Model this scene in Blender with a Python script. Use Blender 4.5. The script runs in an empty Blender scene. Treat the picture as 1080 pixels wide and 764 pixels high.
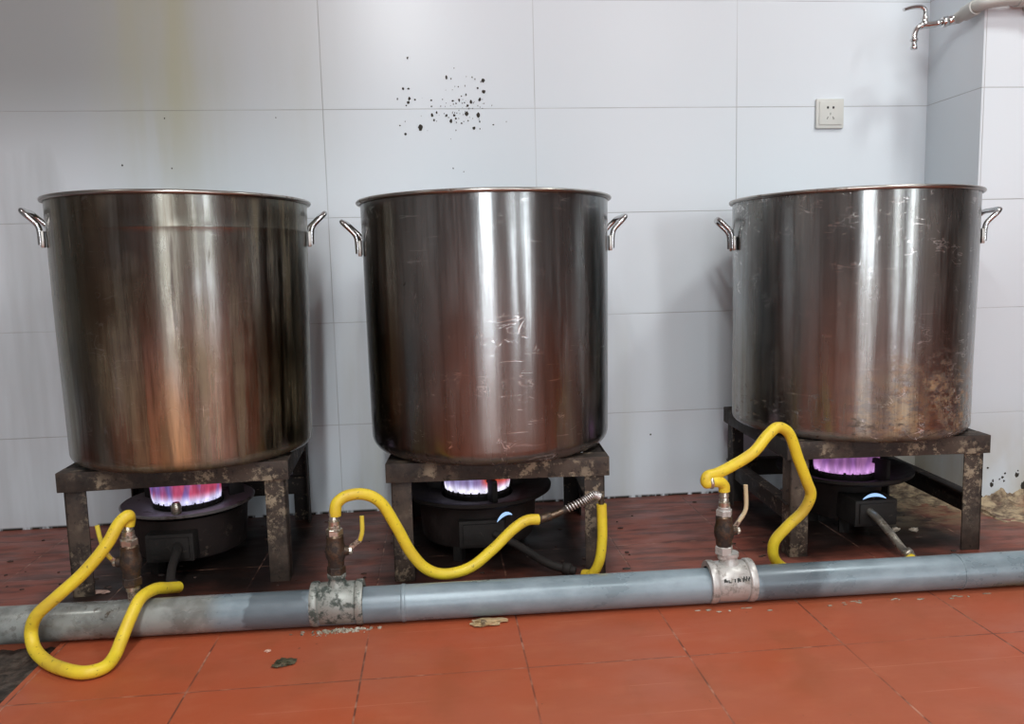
import bpy, bmesh, math, random
from mathutils import Vector, Matrix, noise
R = math.radians
PI = math.pi
scn = bpy.context.scene
col = scn.collection

# ------------------------------------------------------------------ helpers
def link(name, me, mat=None, parent=None, smooth=40):
    o = bpy.data.objects.new(name, me)
    col.objects.link(o)
    if mat: me.materials.append(mat)
    if smooth is not None:
        me.shade_smooth()
        me.set_sharp_from_angle(angle=R(smooth))
    if parent: o.parent = parent
    return o

def obj(name, bm, mat, parent=None, smooth=40):
    bmesh.ops.recalc_face_normals(bm, faces=bm.faces)
    me = bpy.data.meshes.new(name)
    bm.to_mesh(me); bm.free()
    return link(name, me, mat, parent, smooth)

def thing(name, label, cat, loc=(0, 0, 0), rotz=0, group=None):
    o = bpy.data.objects.new(name, None); col.objects.link(o)
    o.empty_display_size = .05
    o.location = loc; o.rotation_euler = (0, 0, rotz)
    return tag(o, label, cat, group)

def tag(o, label, cat, group=None, kind=None):
    o['label'] = label; o['category'] = cat
    if group: o['group'] = group
    if kind: o['kind'] = kind
    return o

def struct(o, label, cat):
    o['kind'] = 'structure'; o['label'] = label; o['category'] = cat
    return o

def box(bm, x0, x1, y0, y1, z0, z1, bev=0.0, M=None):
    r = bmesh.ops.create_cube(bm, size=1)
    vs = r['verts']
    for v in vs:
        v.co = Vector(((x0+x1)/2 + v.co.x*(x1-x0), (y0+y1)/2 + v.co.y*(y1-y0), (z0+z1)/2 + v.co.z*(z1-z0)))
    if bev > 0:
        es = list({e for v in vs for e in v.link_edges})
        r2 = bmesh.ops.bevel(bm, geom=es, offset=bev, segments=2, affect='EDGES', profile=.6)
        vs = list({v for f in r2['faces'] for v in f.verts} | {v for v in vs if v.is_valid})
    if M:
        for v in vs: v.co = M @ v.co
    return vs

def beam(bm, p, q, w, h, bev=.003, up=Vector((0, 0, 1))):
    """rectangular bar from p to q, w sideways, h upwards"""
    p = Vector(p); q = Vector(q); d = (q-p); L = d.length; x = d.normalized()
    y = up.cross(x)
    if y.length < 1e-4: y = Vector((0, 1, 0))
    y.normalize(); z = x.cross(y)
    M = Matrix.Translation((p+q)/2) @ Matrix((x, y, z)).transposed().to_4x4()
    return box(bm, -L/2, L/2, -w/2, w/2, -h/2, h/2, bev, M)

def lathe(bm, prof, seg=48, M=None, close=False, a0=0, a1=2*PI):
    """prof: list of (r, z); revolved about z"""
    full = abs(a1-a0-2*PI) < 1e-6
    n = seg if full else seg+1
    rings = []
    for (r, z) in prof:
        if r < 1e-6:
            rings.append([bm.verts.new((0, 0, z))])
        else:
            rings.append([bm.verts.new((r*math.cos(a0+(a1-a0)*i/seg), r*math.sin(a0+(a1-a0)*i/seg), z)) for i in range(n)])
    pairs = list(zip(rings, rings[1:]))
    if close: pairs.append((rings[-1], rings[0]))
    for A, B in pairs:
        m = seg
        for i in range(m):
            j = (i+1) % n
            if len(A) == 1 and len(B) == 1: continue
            if len(A) == 1: bm.faces.new((A[0], B[i], B[j]))
            elif len(B) == 1: bm.faces.new((A[i], B[0], A[j]))
            else: bm.faces.new((A[i], B[i], B[j], A[j]))
    vs = [v for r in rings for v in r]
    if M:
        for v in vs: v.co = M @ v.co
    return vs

def axis(p, q):
    """matrix placing local z along p->q, origin at p"""
    p = Vector(p); z = (Vector(q)-p).normalized()
    rot = z.to_track_quat('Z', 'Y').to_matrix().to_4x4()
    return Matrix.Translation(p) @ rot

def smooth_path(pts, n=10):
    P = [Vector(p) for p in pts]
    P = [P[0]*2-P[1]] + P + [P[-1]*2-P[-2]]
    out = []
    for i in range(1, len(P)-2):
        a, b, c, d = P[i-1], P[i], P[i+1], P[i+2]
        # centripetal Catmull-Rom keeps tight bends from overshooting
        t0 = 0; t1 = max((b-a).length, 1e-5)**.5; t2 = t1+max((c-b).length, 1e-5)**.5; t3 = t2+max((d-c).length, 1e-5)**.5
        for k in range(n):
            t = t1+(t2-t1)*k/n
            A1 = a*((t1-t)/(t1-t0)) + b*((t-t0)/(t1-t0))
            A2 = b*((t2-t)/(t2-t1)) + c*((t-t1)/(t2-t1))
            A3 = c*((t3-t)/(t3-t2)) + d*((t-t2)/(t3-t2))
            B1 = A1*((t2-t)/(t2-t0)) + A2*((t-t0)/(t2-t0))
            B2 = A2*((t3-t)/(t3-t1)) + A3*((t-t1)/(t3-t1))
            out.append(B1*((t2-t)/(t2-t1)) + B2*((t-t1)/(t2-t1)))
    out.append(P[-2])
    return out

def tube(bm, path, rad, seg=14, caps=True):
    """rad: number or function of 0..1"""
    P = [Vector(p) for p in path]
    n = len(P)
    T = [(P[min(i+1, n-1)]-P[max(i-1, 0)]).normalized() for i in range(n)]
    N = T[0].orthogonal().normalized()
    rings = []
    for i in range(n):
        if i:
            q = T[i-1].rotation_difference(T[i]); N = (q @ N)
            N = (N - T[i]*N.dot(T[i])).normalized()
        B = T[i].cross(N)
        r = rad(i/(n-1)) if callable(rad) else rad
        rings.append([bm.verts.new(P[i] + N*(r*math.cos(2*PI*k/seg)) + B*(r*math.sin(2*PI*k/seg))) for k in range(seg)])
    for A, B_ in zip(rings, rings[1:]):
        for k in range(seg):
            bm.faces.new((A[k], A[(k+1) % seg], B_[(k+1) % seg], B_[k]))
    if caps:
        bm.faces.new(rings[0]); bm.faces.new(rings[-1])

def hexnut(bm, p, q, r, seg=6, ch=.0015):
    L = (Vector(q)-Vector(p)).length
    lathe(bm, [(0, 0), (r-ch, 0), (r, ch), (r, L-ch), (r-ch, L), (0, L)], seg, axis(p, q))

def rod(bm, p, q, r, seg=20, ch=.001):
    L = (Vector(q)-Vector(p)).length
    lathe(bm, [(0, 0), (r-ch, 0), (r, ch), (r, L-ch), (r-ch, L), (0, L)], seg, axis(p, q))

def blob(bm, c, s, seed=0, sub=2, amp=.35, freq=2.5):
    r = bmesh.ops.create_icosphere(bm, subdivisions=sub, radius=1)
    for v in r['verts']:
        k = 1+amp*noise.noise(v.co*freq+Vector((seed*7.3, seed*3.1, seed)))
        v.co = Vector((c[0]+v.co.x*s[0]*k, c[1]+v.co.y*s[1]*k, c[2]+v.co.z*s[2]*k))
    return r['verts']

# ------------------------------------------------------------------ materials
class G:
    """tiny node-graph builder"""
    def __init__(s, name):
        s.m = bpy.data.materials.new(name); s.m.use_nodes = True
        s.t = s.m.node_tree; s.t.nodes.clear()
        s.out = s.t.nodes.new('ShaderNodeOutputMaterial')
        s.b = s.t.nodes.new('ShaderNodeBsdfPrincipled')
        s.t.links.new(s.b.outputs[0], s.out.inputs[0])
        s.tc = s.t.nodes.new('ShaderNodeTexCoord')
        s.P = s.tc.outputs['Object']
        sp = s.t.nodes.new('ShaderNodeSeparateXYZ'); s.t.links.new(s.P, sp.inputs[0])
        s.x, s.y, s.z = sp.outputs
    def put(s, sock, v):
        if hasattr(v, 'links') or isinstance(v, bpy.types.NodeSocket): s.t.links.new(v, sock)
        elif isinstance(v, (tuple, list)) and len(v) == 3 and sock.type == 'RGBA': sock.default_value = (*v, 1)
        else: sock.default_value = v
    def set(s, **k):
        for n, v in k.items(): s.put(s.b.inputs[n.replace('_', ' ')], v)
    def math(s, op, a, b=0.0, c=0.0, clamp=False):
        n = s.t.nodes.new('ShaderNodeMath'); n.operation = op; n.use_clamp = clamp
        s.put(n.inputs[0], a); s.put(n.inputs[1], b)
        if op in ('MULTIPLY_ADD', 'SMOOTH_MIN', 'COMPARE'): s.put(n.inputs[2], c)
        return n.outputs[0]
    def mul(s, *a):
        r = a[0]
        for q in a[1:]: r = s.math('MULTIPLY', r, q)
        return r
    def add(s, a, b): return s.math('ADD', a, b)
    def sub(s, a, b): return s.math('SUBTRACT', a, b)
    def mx(s, a, b): return s.math('MAXIMUM', a, b)
    def ramp(s, v, a, b, lo=0.0, hi=1.0, kind='SMOOTHSTEP'):
        n = s.t.nodes.new('ShaderNodeMapRange'); n.interpolation_type = kind; n.clamp = True
        s.put(n.inputs['Value'], v)
        if a > b: a, b, lo, hi = b, a, hi, lo
        n.inputs['From Min'].default_value = a; n.inputs['From Max'].default_value = b
        n.inputs['To Min'].default_value = lo; n.inputs['To Max'].default_value = hi
        return n.outputs[0]
    def gauss(s, v, c, w):
        d = s.math('DIVIDE', s.sub(v, c), w); return s.math('EXPONENT', s.mul(s.mul(d, d), -1.0))
    def mix(s, f, a, b):
        n = s.t.nodes.new('ShaderNodeMix'); n.data_type = 'RGBA'
        s.put(n.inputs[0], f); s.put(n.inputs[6], a); s.put(n.inputs[7], b)
        return n.outputs[2]
    def noise(s, scale=5, sc=(1, 1, 1), det=4, rough=.55, off=(0, 0, 0), dist=0.0, vec=None):
        mp = s.t.nodes.new('ShaderNodeMapping'); mp.inputs['Scale'].default_value = sc; mp.inputs['Location'].default_value = off
        s.t.links.new(vec or s.P, mp.inputs[0])
        n = s.t.nodes.new('ShaderNodeTexNoise'); s.t.links.new(mp.outputs[0], n.inputs['Vector'])
        n.inputs['Scale'].default_value = scale; n.inputs['Detail'].default_value = det
        n.inputs['Roughness'].default_value = rough; n.inputs['Distortion'].default_value = dist
        return n.outputs[0]
    def bump(s, h, strength=.3, dist=.001):
        n = s.t.nodes.new('ShaderNodeBump'); n.inputs['Strength'].default_value = strength; n.inputs['Distance'].default_value = dist
        s.put(n.inputs['Height'], h); s.t.links.new(n.outputs[0], s.b.inputs['Normal'])
    def joint(s, v, off, half, w):
        """1 on a joint line every 2*half"""
        d = s.math('PINGPONG', s.add(s.sub(v, off), 40*half), half)
        return s.ramp(d, w*1.6, w*.4)

def mat_wall():
    g = G('white_glazed_wall_tile')
    jz = g.joint(g.z, .266, .15, .0011)
    jx = g.mul(g.joint(g.x, 0, .3, .0011), g.math('GREATER_THAN', g.x, -.4))
    geo = g.t.nodes.new('ShaderNodeNewGeometry'); sp = g.t.nodes.new('ShaderNodeSeparateXYZ'); g.t.links.new(geo.outputs['True Normal'], sp.inputs[0])
    facey = g.math('GREATER_THAN', g.math('ABSOLUTE', sp.outputs[1]), .5)
    j = g.mx(jz, g.mul(jx, facey))
    jn = g.noise(3, det=2)
    jv = g.mul(j, g.ramp(jn, .35, .6, .45, 1))
    base = g.mix(g.noise(1.3, det=2), (.70, .77, .81), (.75, .81, .86))
    # yellowish grease runs
    run = g.noise(7, (1, 1, .12), det=4)
    s1 = g.mul(g.add(g.gauss(g.x, -.42, .15), g.mul(g.gauss(g.x, -.05, .1), .25)), g.ramp(g.z, .75, 1.25), g.ramp(run, .25, .65))
    s2 = g.mul(g.add(g.gauss(g.x, .075, .05), g.mul(g.gauss(g.x, .87, .04), .5)), g.ramp(g.z, .7, .35), g.ramp(run, .35, .65))
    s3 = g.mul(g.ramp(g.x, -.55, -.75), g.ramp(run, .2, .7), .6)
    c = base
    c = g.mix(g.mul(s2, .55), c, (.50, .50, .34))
    c = g.mix(g.mul(g.mx(s3, g.mul(g.ramp(g.x, .45, -.75), g.ramp(g.z, .85, 1.3))), .85), c, (.27, .28, .275))  # grey grease at far left, plus upper-left light falloff painted in
    c = g.mix(g.mul(s1, .62), c, (.40, .39, .22))
    # dirt near the floor on the right
    d = g.mul(g.ramp(g.z, .34, .03), g.ramp(g.x, 1.35, 1.85), g.ramp(g.noise(5, (1, 1, .5)), .3, .62))
    c = g.mix(g.mul(d, .65), c, (.50, .44, .30))
    # black mould line over the floor
    m = g.mul(g.ramp(g.z, .010, .003), g.ramp(g.noise(22, (1, 1, .2)), .40, .5))
    c = g.mix(m, c, (.03, .025, .02))
    fine = g.mul(g.ramp(g.noise(60, (1, 1, .35), det=5), .66, .74), g.ramp(g.noise(3), .45, .62))
    c = g.mix(g.mul(jv, .62), c, (.19, .19, .18))
    g.set(Base_Color=c, Roughness=g.add(g.mul(jv, .4), .27), IOR=1.5)
    g.bump(g.add(g.mul(j, -1.0), g.mul(g.noise(3, det=0), .6)), .3, .0012)
    return g.m

def mat_floor():
    g = G('red_floor_tile')
    jx = g.joint(g.x, .1395, .1475, .0016)
    jy = g.joint(g.y, -1.0, .1475, .0016)
    gr = g.joint(g.y, -1.0, .0435, .0012)
    nj = g.noise(4, det=2)
    jv = g.mul(g.mx(jx, g.mul(jy, .8)), g.ramp(nj, .36, .56, .35, 1))
    big = g.noise(2.2, det=3); mid = g.noise(9, (1, 2.2, 1), det=4)
    c = g.mix(g.ramp(big, .35, .65), (.40, .085, .034), (.37, .10, .05))
    c = g.mix(g.mul(g.ramp(mid, .5, .75), .3), c, (.46, .15, .075))
    c = g.mix(g.mul(g.ramp(g.noise(5, (1.6, 1, 1), det=5, off=(2, 8, 0)), .5, .68), .35), c, (.27, .075, .028))
    # every tile its own shade
    # light scraped ridges
    c = g.mix(g.mul(gr, g.ramp(g.noise(5, (1, 1, 1), off=(3, 1, 0)), .48, .62), .28), c, (.55, .24, .16))
    # greasy dirt behind the pipe, with the pots' shade painted in
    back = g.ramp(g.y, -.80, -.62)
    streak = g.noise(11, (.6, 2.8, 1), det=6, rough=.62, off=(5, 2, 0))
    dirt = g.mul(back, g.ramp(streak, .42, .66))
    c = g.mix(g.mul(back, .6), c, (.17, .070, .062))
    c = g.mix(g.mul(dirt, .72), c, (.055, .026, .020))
    left = g.mul(g.ramp(g.x, .18, -.1), g.ramp(g.x, -.62, -.5), g.ramp(g.y, -.72, -.60), g.ramp(g.noise(6, off=(1, 7, 0)), .3, .5))  # darker floor around the left stand
    c = g.mix(g.mul(left, .75), c, (.030, .018, .014))
    # near-black shade under the pots painted in, mixed with soot
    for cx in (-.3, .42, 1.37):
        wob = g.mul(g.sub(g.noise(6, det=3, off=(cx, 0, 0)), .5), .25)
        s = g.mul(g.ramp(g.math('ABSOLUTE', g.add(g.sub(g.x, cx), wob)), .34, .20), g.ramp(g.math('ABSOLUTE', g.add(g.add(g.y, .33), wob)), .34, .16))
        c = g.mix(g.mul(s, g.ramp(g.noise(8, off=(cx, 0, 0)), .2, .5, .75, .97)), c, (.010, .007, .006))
    # beige scale in the right corner
    br = g.mul(g.ramp(g.y, -.50, -.30), g.ramp(g.x, 1.35, 1.6), g.ramp(g.noise(14, (1, 1.6, 1), det=6, rough=.7), .40, .60))
    c = g.mix(g.mul(br, .8), c, (.30, .22, .13))
    sp = g.mul(g.ramp(g.noise(55, det=3, off=(2, 2, 2)), .70, .76), g.ramp(g.noise(4, off=(9, 0, 0)), .4, .6))
    c = g.mix(g.mul(sp, .6), c, (.06, .03, .02))
    c = g.mix(g.mul(jv, .78), c, g.mix(g.ramp(g.noise(30, det=2), .45, .7), (.07, .03, .022), (.48, .26, .18)))
    g.set(Base_Color=c, Roughness=g.ramp(g.noise(7, (1, 2, 1), det=4), .3, .7, .34, .58), IOR=1.38)
    g.bump(g.add(g.add(g.mul(jv, -1.0), g.mul(g.noise(14, det=3), .8)), g.mul(g.noise(90, det=3), .25)), .3, .002)
    return g.m

def mat_steel(name, style):
    g = G(name)
    brush = g.noise(90, (1, 1, .04), det=3, rough=.6)
    fine = g.noise(9, (1, 1, .10), det=5, rough=.65, off=(style, 0, 0))
    cloud = g.noise(3.2, (1, 1, .6), det=4, off=(style*3, 1, 0))
    steel = g.mix(fine, (.26, .275, .275), (.46, .48, .485))
    low = g.ramp(g.z, .30, .0)
    if style == 1:
        c = g.mix(g.mul(g.ramp(cloud, .30, .62), .85), steel, (.15, .138, .10))
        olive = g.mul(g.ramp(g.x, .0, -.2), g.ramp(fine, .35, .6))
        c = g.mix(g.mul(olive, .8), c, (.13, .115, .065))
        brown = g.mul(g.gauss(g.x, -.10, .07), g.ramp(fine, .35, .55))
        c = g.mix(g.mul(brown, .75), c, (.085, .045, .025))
        amber = g.mul(g.gauss(g.x, .04, .11), g.ramp(g.z, .42, .03), g.ramp(g.noise(6, (1, 1, .2), off=(4, 0, 0)), .25, .5))
        c = g.mix(g.mul(amber, .8), c, (.50, .27, .11))
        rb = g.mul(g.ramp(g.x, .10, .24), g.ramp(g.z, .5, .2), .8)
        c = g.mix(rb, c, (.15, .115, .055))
        streaks = g.mul(g.ramp(g.noise(26, (1, 1, .09), det=4, off=(7, 0, 0)), .60, .68), g.ramp(cloud, .35, .55))
        c = g.mix(g.mul(streaks, .7), c, (.035, .02, .012))
    elif style == 2:
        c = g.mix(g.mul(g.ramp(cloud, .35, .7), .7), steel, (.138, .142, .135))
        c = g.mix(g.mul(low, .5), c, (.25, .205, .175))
        c = g.mix(g.mul(g.ramp(g.x, -.08, -.22), .75), c, (.12, .10, .085))  # dark reflection on the left side painted into the steel
        c = g.mix(g.mul(g.ramp(g.x, .18, .27), .5), c, (.11, .09, .08))  # same painted dark reflection on the right side
        band = g.mul(g.ramp(g.noise(30, (1, 1, .25), det=3, off=(1, 5, 0)), .66, .70), g.ramp(g.z, .10, .03))
        c = g.mix(g.mul(band, .8), c, (.05, .025, .015))
    else:
        c = g.mix(g.mul(g.ramp(cloud, .35, .7), .6), steel, (.16, .155, .135))
        rust = g.mul(g.ramp(g.z, .26, .10), g.ramp(g.x, -.17, .0), g.ramp(g.noise(5, off=(6, 6, 6)), .35, .5, .25, 1), g.ramp(g.noise(30, (1, 1, 1.8), det=8, rough=.8, off=(2, 0, 0)), .44, .60))
        c = g.mix(g.mul(rust, .85), c, g.mix(g.ramp(g.noise(40, det=3), .4, .6), (.13, .055, .02), (.38, .19, .06)))
        pale = g.mul(g.ramp(g.z, .24, .05), g.gauss(g.x, .0, .14), g.ramp(g.noise(24, (1, 1, 2), det=6, rough=.75, off=(8, 0, 0)), .42, .55))
        c = g.mix(g.mul(pale, .6), c, (.55, .45, .27))
        soot = g.mul(g.ramp(g.z, .16, .03), g.ramp(g.noise(24, (1, 1, 2.4), det=8, rough=.78, off=(6, 3, 0)), .54, .62))
        c = g.mix(g.mul(soot, .9), c, (.035, .018, .010))
        lf = g.mul(g.ramp(g.x, -.20, -.27), g.ramp(g.z, .35, .1), g.ramp(fine, .3, .6))
        c = g.mix(g.mul(lf, .7), c, (.30, .23, .14))
    # scorch ring at the very bottom
    sc = g.mul(g.ramp(g.z, .035, .004), g.ramp(g.noise(12, (1, 1, 2), det=4), .3, .6, .4, 1))
    c = g.mix(g.mul(sc, .85), c, (.04, .025, .015))
    # grain: vertical scorch lines and pinpoint specks
    wide = g.ramp(g.noise(17, (1, 1, .07), det=6, rough=.7, off=(style*4, 5, 0)), .42, .62)
    gm = g.mul(wide, g.ramp(g.noise(3, off=(1, style, 8)), .35, .6), {1: .75, 2: .30, 3: .40}[style])
    c = g.mix(gm, c, {1: (.17, .145, .085), 2: (.17, .14, .12), 3: (.17, .155, .12)}[style])
    grain = g.ramp(g.noise(55, (1, 1, .05 if style == 1 else .03), det=5, rough=.75, off=(0, style*2, 0)), .45, .68)
    c = g.mix(g.mul(grain, .55 if style == 1 else .3), c, (.07, .05, .035))
    pin = g.mul(g.ramp(g.noise(60, (1, 1, .7), det=2, off=(style, 1, 9)), .74, .78), g.ramp(g.noise(5, off=(3, style, 3)), .48, .6))
    c = g.mix(g.mul(pin, .8), c, (.03, .018, .01))
    # fine bright scratches: thin level sets of a distorted noise
    sn = g.noise(6, (1, 1, 2.6), det=2, dist=1.2, off=(style*2, 3, 1))
    line = g.mx(g.ramp(g.math('ABSOLUTE', g.sub(sn, .5)), .009, .003), g.ramp(g.math('ABSOLUTE', g.sub(g.noise(15, (1, 1, 2.8), det=2, dist=1.5, off=(5, style, 8.5)), .48)), .010, .004))
    where = g.mul(g.ramp(g.noise(22, det=3, off=(0, style, 4)), .54, .60), g.ramp(g.noise(3, off=(2, style, 0)), .38, .55))
    dash = g.mul(g.ramp(g.noise(9, (1, 1, 13), det=3, rough=.7, off=(style, 6, 0)), .64, .70), g.ramp(g.noise(3.5, (1, 1, 1), off=(style, 9, 2)), .46, .58))
    line = g.mx(g.mul(line, where), g.mul(dash, .6))
    scr = g.mul(line, 0.1 if style == 1 else .75)
    c = g.mix(g.mul(scr, .9), c, (.85, .83, .80))
    ro = g.add(g.ramp(fine, .3, .7, .17, .28), g.mul(g.ramp(cloud, .35, .7), .07))
    if style == 3: grime = g.mx(g.mul(rust, .75), g.mul(soot, .9))
    elif style == 1: grime = g.mx(g.mul(streaks, .7), g.mul(amber, .35))
    else: grime = g.mul(band, .8)
    grime = g.mx(grime, g.mul(gm, .75))
    g.set(Base_Color=c, Metallic=g.sub(1.0, g.mx(grime, sc)), Roughness=ro, Anisotropic=.6)
    tn = g.t.nodes.new('ShaderNodeTangent'); tn.direction_type = 'RADIAL'; tn.axis = 'Z'
    g.t.links.new(tn.outputs[0], g.b.inputs['Tangent'])
    g.b.inputs['Anisotropic Rotation'].default_value = .25
    g.bump(g.add(g.add(g.mul(g.noise(5, (1, 1, .35), det=2), 2.6), g.add(g.mul(g.noise(24, (1, 1, .06), det=3, off=(style, 2, 0)), .75), g.mul(brush, .04))), g.mul(scr, -.2)), .3, .002)
    return g.m

def mat_metal(name, colr, rough=.3, metallic=1.0, dirt=None, ds=(.45, .6), scale=30):
    g = G(name)
    c = g.mix(g.noise(scale*.6), tuple(v*.85 for v in colr), colr)
    r = rough
    if dirt:
        m = g.ramp(g.noise(scale, det=5, rough=.7), *ds)
        c = g.mix(m, c, dirt)
        r = g.add(g.mul(m, .35), rough)
        g.set(Metallic=g.ramp(g.noise(scale, det=5, rough=.7), ds[0], ds[1], metallic, metallic*.2))
    else: g.set(Metallic=metallic)
    g.set(Base_Color=c, Roughness=r)
    g.bump(g.noise(scale*3), .15, .0006)
    return g.m

def mat_rust(name, a, b, crust, amount=.5):
    g = G(name)
    n = g.noise(9, det=6, rough=.7)
    c = g.mix(g.ramp(n, .35, .65), a, b)
    k = g.ramp(g.noise(34, det=5, rough=.75, off=(1, 2, 3)), .62-.22*amount, .70-.18*amount)
    k2 = g.mul(k, g.ramp(g.noise(4.5, off=(4, 4, 1)), .42, .58))
    c = g.mix(k2, c, crust)
    bl = g.ramp(g.noise(60, det=3, off=(3, 0, 0)), .6, .66)
    c = g.mix(g.mul(bl, .7), c, (.015, .012, .01))
    g.set(Base_Color=c, Roughness=g.ramp(n, .3, .7, .55, .85), Metallic=.15)
    g.bump(g.add(g.noise(70, det=4), g.mul(k2, .8)), .5, .0022)
    return g.m

def mat_plain(name, c, rough=.5, bumpy=.0, var=.1):
    g = G(name)
    cc = g.mix(g.noise(25), tuple(v*(1-var) for v in c), c)
    g.set(Base_Color=cc, Roughness=rough)
    if bumpy: g.bump(g.noise(60), bumpy, .001)
    return g.m

def mat_hose():
    g = G('yellow_hose_rubber')
    n = g.noise(22, det=4); sp = g.ramp(g.noise(130, det=3, off=(3, 0, 0)), .64, .70)
    c = g.mix(g.ramp(n, .35, .7), (.80, .62, .035), (.70, .50, .04))
    c = g.mix(g.mul(g.ramp(g.noise(7, off=(5, 1, 0)), .52, .68), .55), c, (.42, .25, .05))
    c = g.mix(g.mul(sp, .55), c, (.10, .07, .03))
    g.set(Base_Color=c, Roughness=.42, IOR=1.45)
    g.bump(g.noise(120, det=2), .15, .0006)
    return g.m

def mat_pipe():
    g = G('grey_painted_pipe')
    n = g.noise(10, (.6, 1, 1), det=5, rough=.65)
    c = g.mix(g.ramp(n, .35, .65), (.19, .25, .28), (.28, .35, .39))
    c = g.mix(g.mul(g.ramp(g.x, -.14, -.19), .8), c, g.mix(g.ramp(g.noise(22, det=5), .4, .62), (.30, .31, .28), (.17, .165, .14)))
    # dark weathered stretches beside the fittings
    edge = g.noise(16, det=3, off=(2, 0, 0))
    xs = g.add(g.x, g.mul(g.sub(edge, .5), .08))
    dk = g.add(g.mul(g.ramp(xs, -.105, -.095), g.ramp(xs, .03, .02)), g.mul(g.ramp(xs, .11, .12), g.ramp(xs, .215, .20), .5))
    dk = g.add(dk, g.mul(g.ramp(xs, .93, .95), g.ramp(xs, 1.10, 1.06)))
    c = g.mix(g.mul(dk, .72), c, (.075, .095, .11))
    sp = g.mul(g.ramp(g.noise(70, det=4, rough=.7, off=(1, 1, 0)), .55, .62), g.add(g.gauss(g.x, -.36, .05), g.mul(g.gauss(g.x, -.52, .08), .5)))
    c = g.mix(g.mul(sp, .85), c, (.07, .055, .04))
    gn = g.mul(g.ramp(g.x, 1.40, 1.5), g.ramp(g.z, .03, .005))
    c = g.mix(g.mul(gn, .7), c, (.10, .13, .03))
    g.set(Base_Color=c, Roughness=g.ramp(n, .3, .7, .24, .42), Metallic=.15)
    g.bump(g.noise(40, det=4), .18, .0012)
    return g.m

def mat_flame(name, low, mid, tip, strength, h, orange=None):
    g = G(name)
    g.t.nodes.remove(g.b)
    zz = g.math('DIVIDE', g.z, h)
    nz = g.noise(38, (1, 1, .18), det=1)
    c = g.mix(g.ramp(nz, .42, .58), mid, tip)
    c = g.mix(g.ramp(zz, .04, .26), low, c)
    if orange: c = g.mix(g.mul(g.ramp(g.x, .0, .02), g.ramp(zz, .05, .3)), c, orange)
    em = g.t.nodes.new('ShaderNodeEmission'); g.put(em.inputs[0], c)
    g.put(em.inputs[1], g.mul(g.ramp(zz, 0, .30, strength*1.5, strength*.62), g.ramp(g.noise(60, (1, 1, .25), det=2), .3, .7, .6, 1.2)))
    tr = g.t.nodes.new('ShaderNodeBsdfTransparent')
    lw = g.t.nodes.new('ShaderNodeLayerWeight'); lw.inputs[0].default_value = .35
    alpha = g.mul(g.ramp(lw.outputs['Facing'], .95, .2), g.ramp(zz, 1.02, .05, .0, .75))
    mx = g.t.nodes.new('ShaderNodeMixShader'); g.put(mx.inputs[0], alpha)
    g.t.links.new(tr.outputs[0], mx.inputs[1]); g.t.links.new(em.outputs[0], mx.inputs[2])
    g.t.links.new(mx.outputs[0], g.out.inputs[0])
    return g.m

def mat_emit(name, c, s):
    g = G(name); g.t.nodes.remove(g.b)
    em = g.t.nodes.new('ShaderNodeEmission'); em.inputs[0].default_value = (*c, 1); em.inputs[1].default_value = s
    g.t.links.new(em.outputs[0], g.out.inputs[0]); return g.m

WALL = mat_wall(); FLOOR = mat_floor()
CEIL = mat_plain('ceiling_paint', (.55, .56, .56), .8)
SIDEW = mat_plain('side_wall_paint', (.26, .27, .27), .6)
FARWALL = mat_plain('far_wall_plaster', (.12, .115, .11), .8)
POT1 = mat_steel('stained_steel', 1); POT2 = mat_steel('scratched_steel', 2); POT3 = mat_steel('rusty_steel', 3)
RIM = mat_metal('rim_steel', (.42, .40, .37), .28, 1, (.08, .05, .03), (.56, .68), 14)
HANDLE = mat_metal('handle_steel', (.60, .60, .60), .22, 1, (.12, .09, .07), (.60, .72), 40)
IRON = mat_rust('sooty_angle_iron', (.014, .011, .009), (.034, .024, .019), (.22, .17, .12), .3)
IRONFRONT = mat_rust('crusted_angle_iron', (.028, .021, .017), (.090, .064, .048), (.36, .29, .20), .62)
CAST = mat_rust('black_cast_iron', (.008, .007, .006), (.018, .014, .012), (.06, .048, .036), .1)  # blackened further to carry the shade under the pots
TRAY = mat_metal('dull_tray_steel', (.30, .285, .28), .5, .45, (.08, .06, .05), (.50, .68), 12)
DRUM = mat_rust('brown_burnt_sheet', (.010, .007, .006), (.026, .016, .014), (.09, .065, .05), .2)  # sheet colour darkened to stand in for shade under the pots
HOSE = mat_hose(); PIPE = mat_pipe()
FITTING = mat_metal('galvanised_fitting', (.56, .55, .52), .38, .35, (.22, .20, .17), (.50, .66), 26)
FITOLD = mat_metal('limed_galvanised_fitting', (.34, .36, .33), .45, .35, (.06, .075, .065), (.46, .60), 46)
BRASSD = mat_metal('darkened_brass', (.13, .09, .06), .38, .8, (.03, .022, .018), (.42, .6), 40)
NICKEL = mat_metal('worn_nickel', (.62, .58, .50), .3, .9, (.12, .09, .06), (.50, .62), 60)
YGRIP = mat_plain('yellow_lever_grip', (.72, .58, .06), .4)
PGRIP = mat_plain('pale_lever_grip', (.62, .52, .32), .4)
CHROME = mat_metal('chrome', (.75, .75, .74), .14, 1)
UPPIPE = mat_plain('white_plastic_pipe', (.52, .53, .50), .4, .1)
SOCK = mat_plain('white_plastic', (.66, .68, .64), .35, 0, .03)
DARK = mat_plain('dark_hole', (.02, .02, .02), .6)
SPECK = mat_plain('black_grime', (.035, .030, .022), .8)
BRAID = mat_metal('braided_wire', (.70, .68, .66), .3, .8)
INK = mat_plain('dark_stencil', (.04, .045, .04), .6)

# ------------------------------------------------------------------ room
def quadbox(name, x0, x1, y0, y1, z0, z1, mat, bev=0):
    bm = bmesh.new(); box(bm, x0, x1, y0, y1, z0, z1, bev)
    return obj(name, bm, mat, None, 30)

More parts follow.
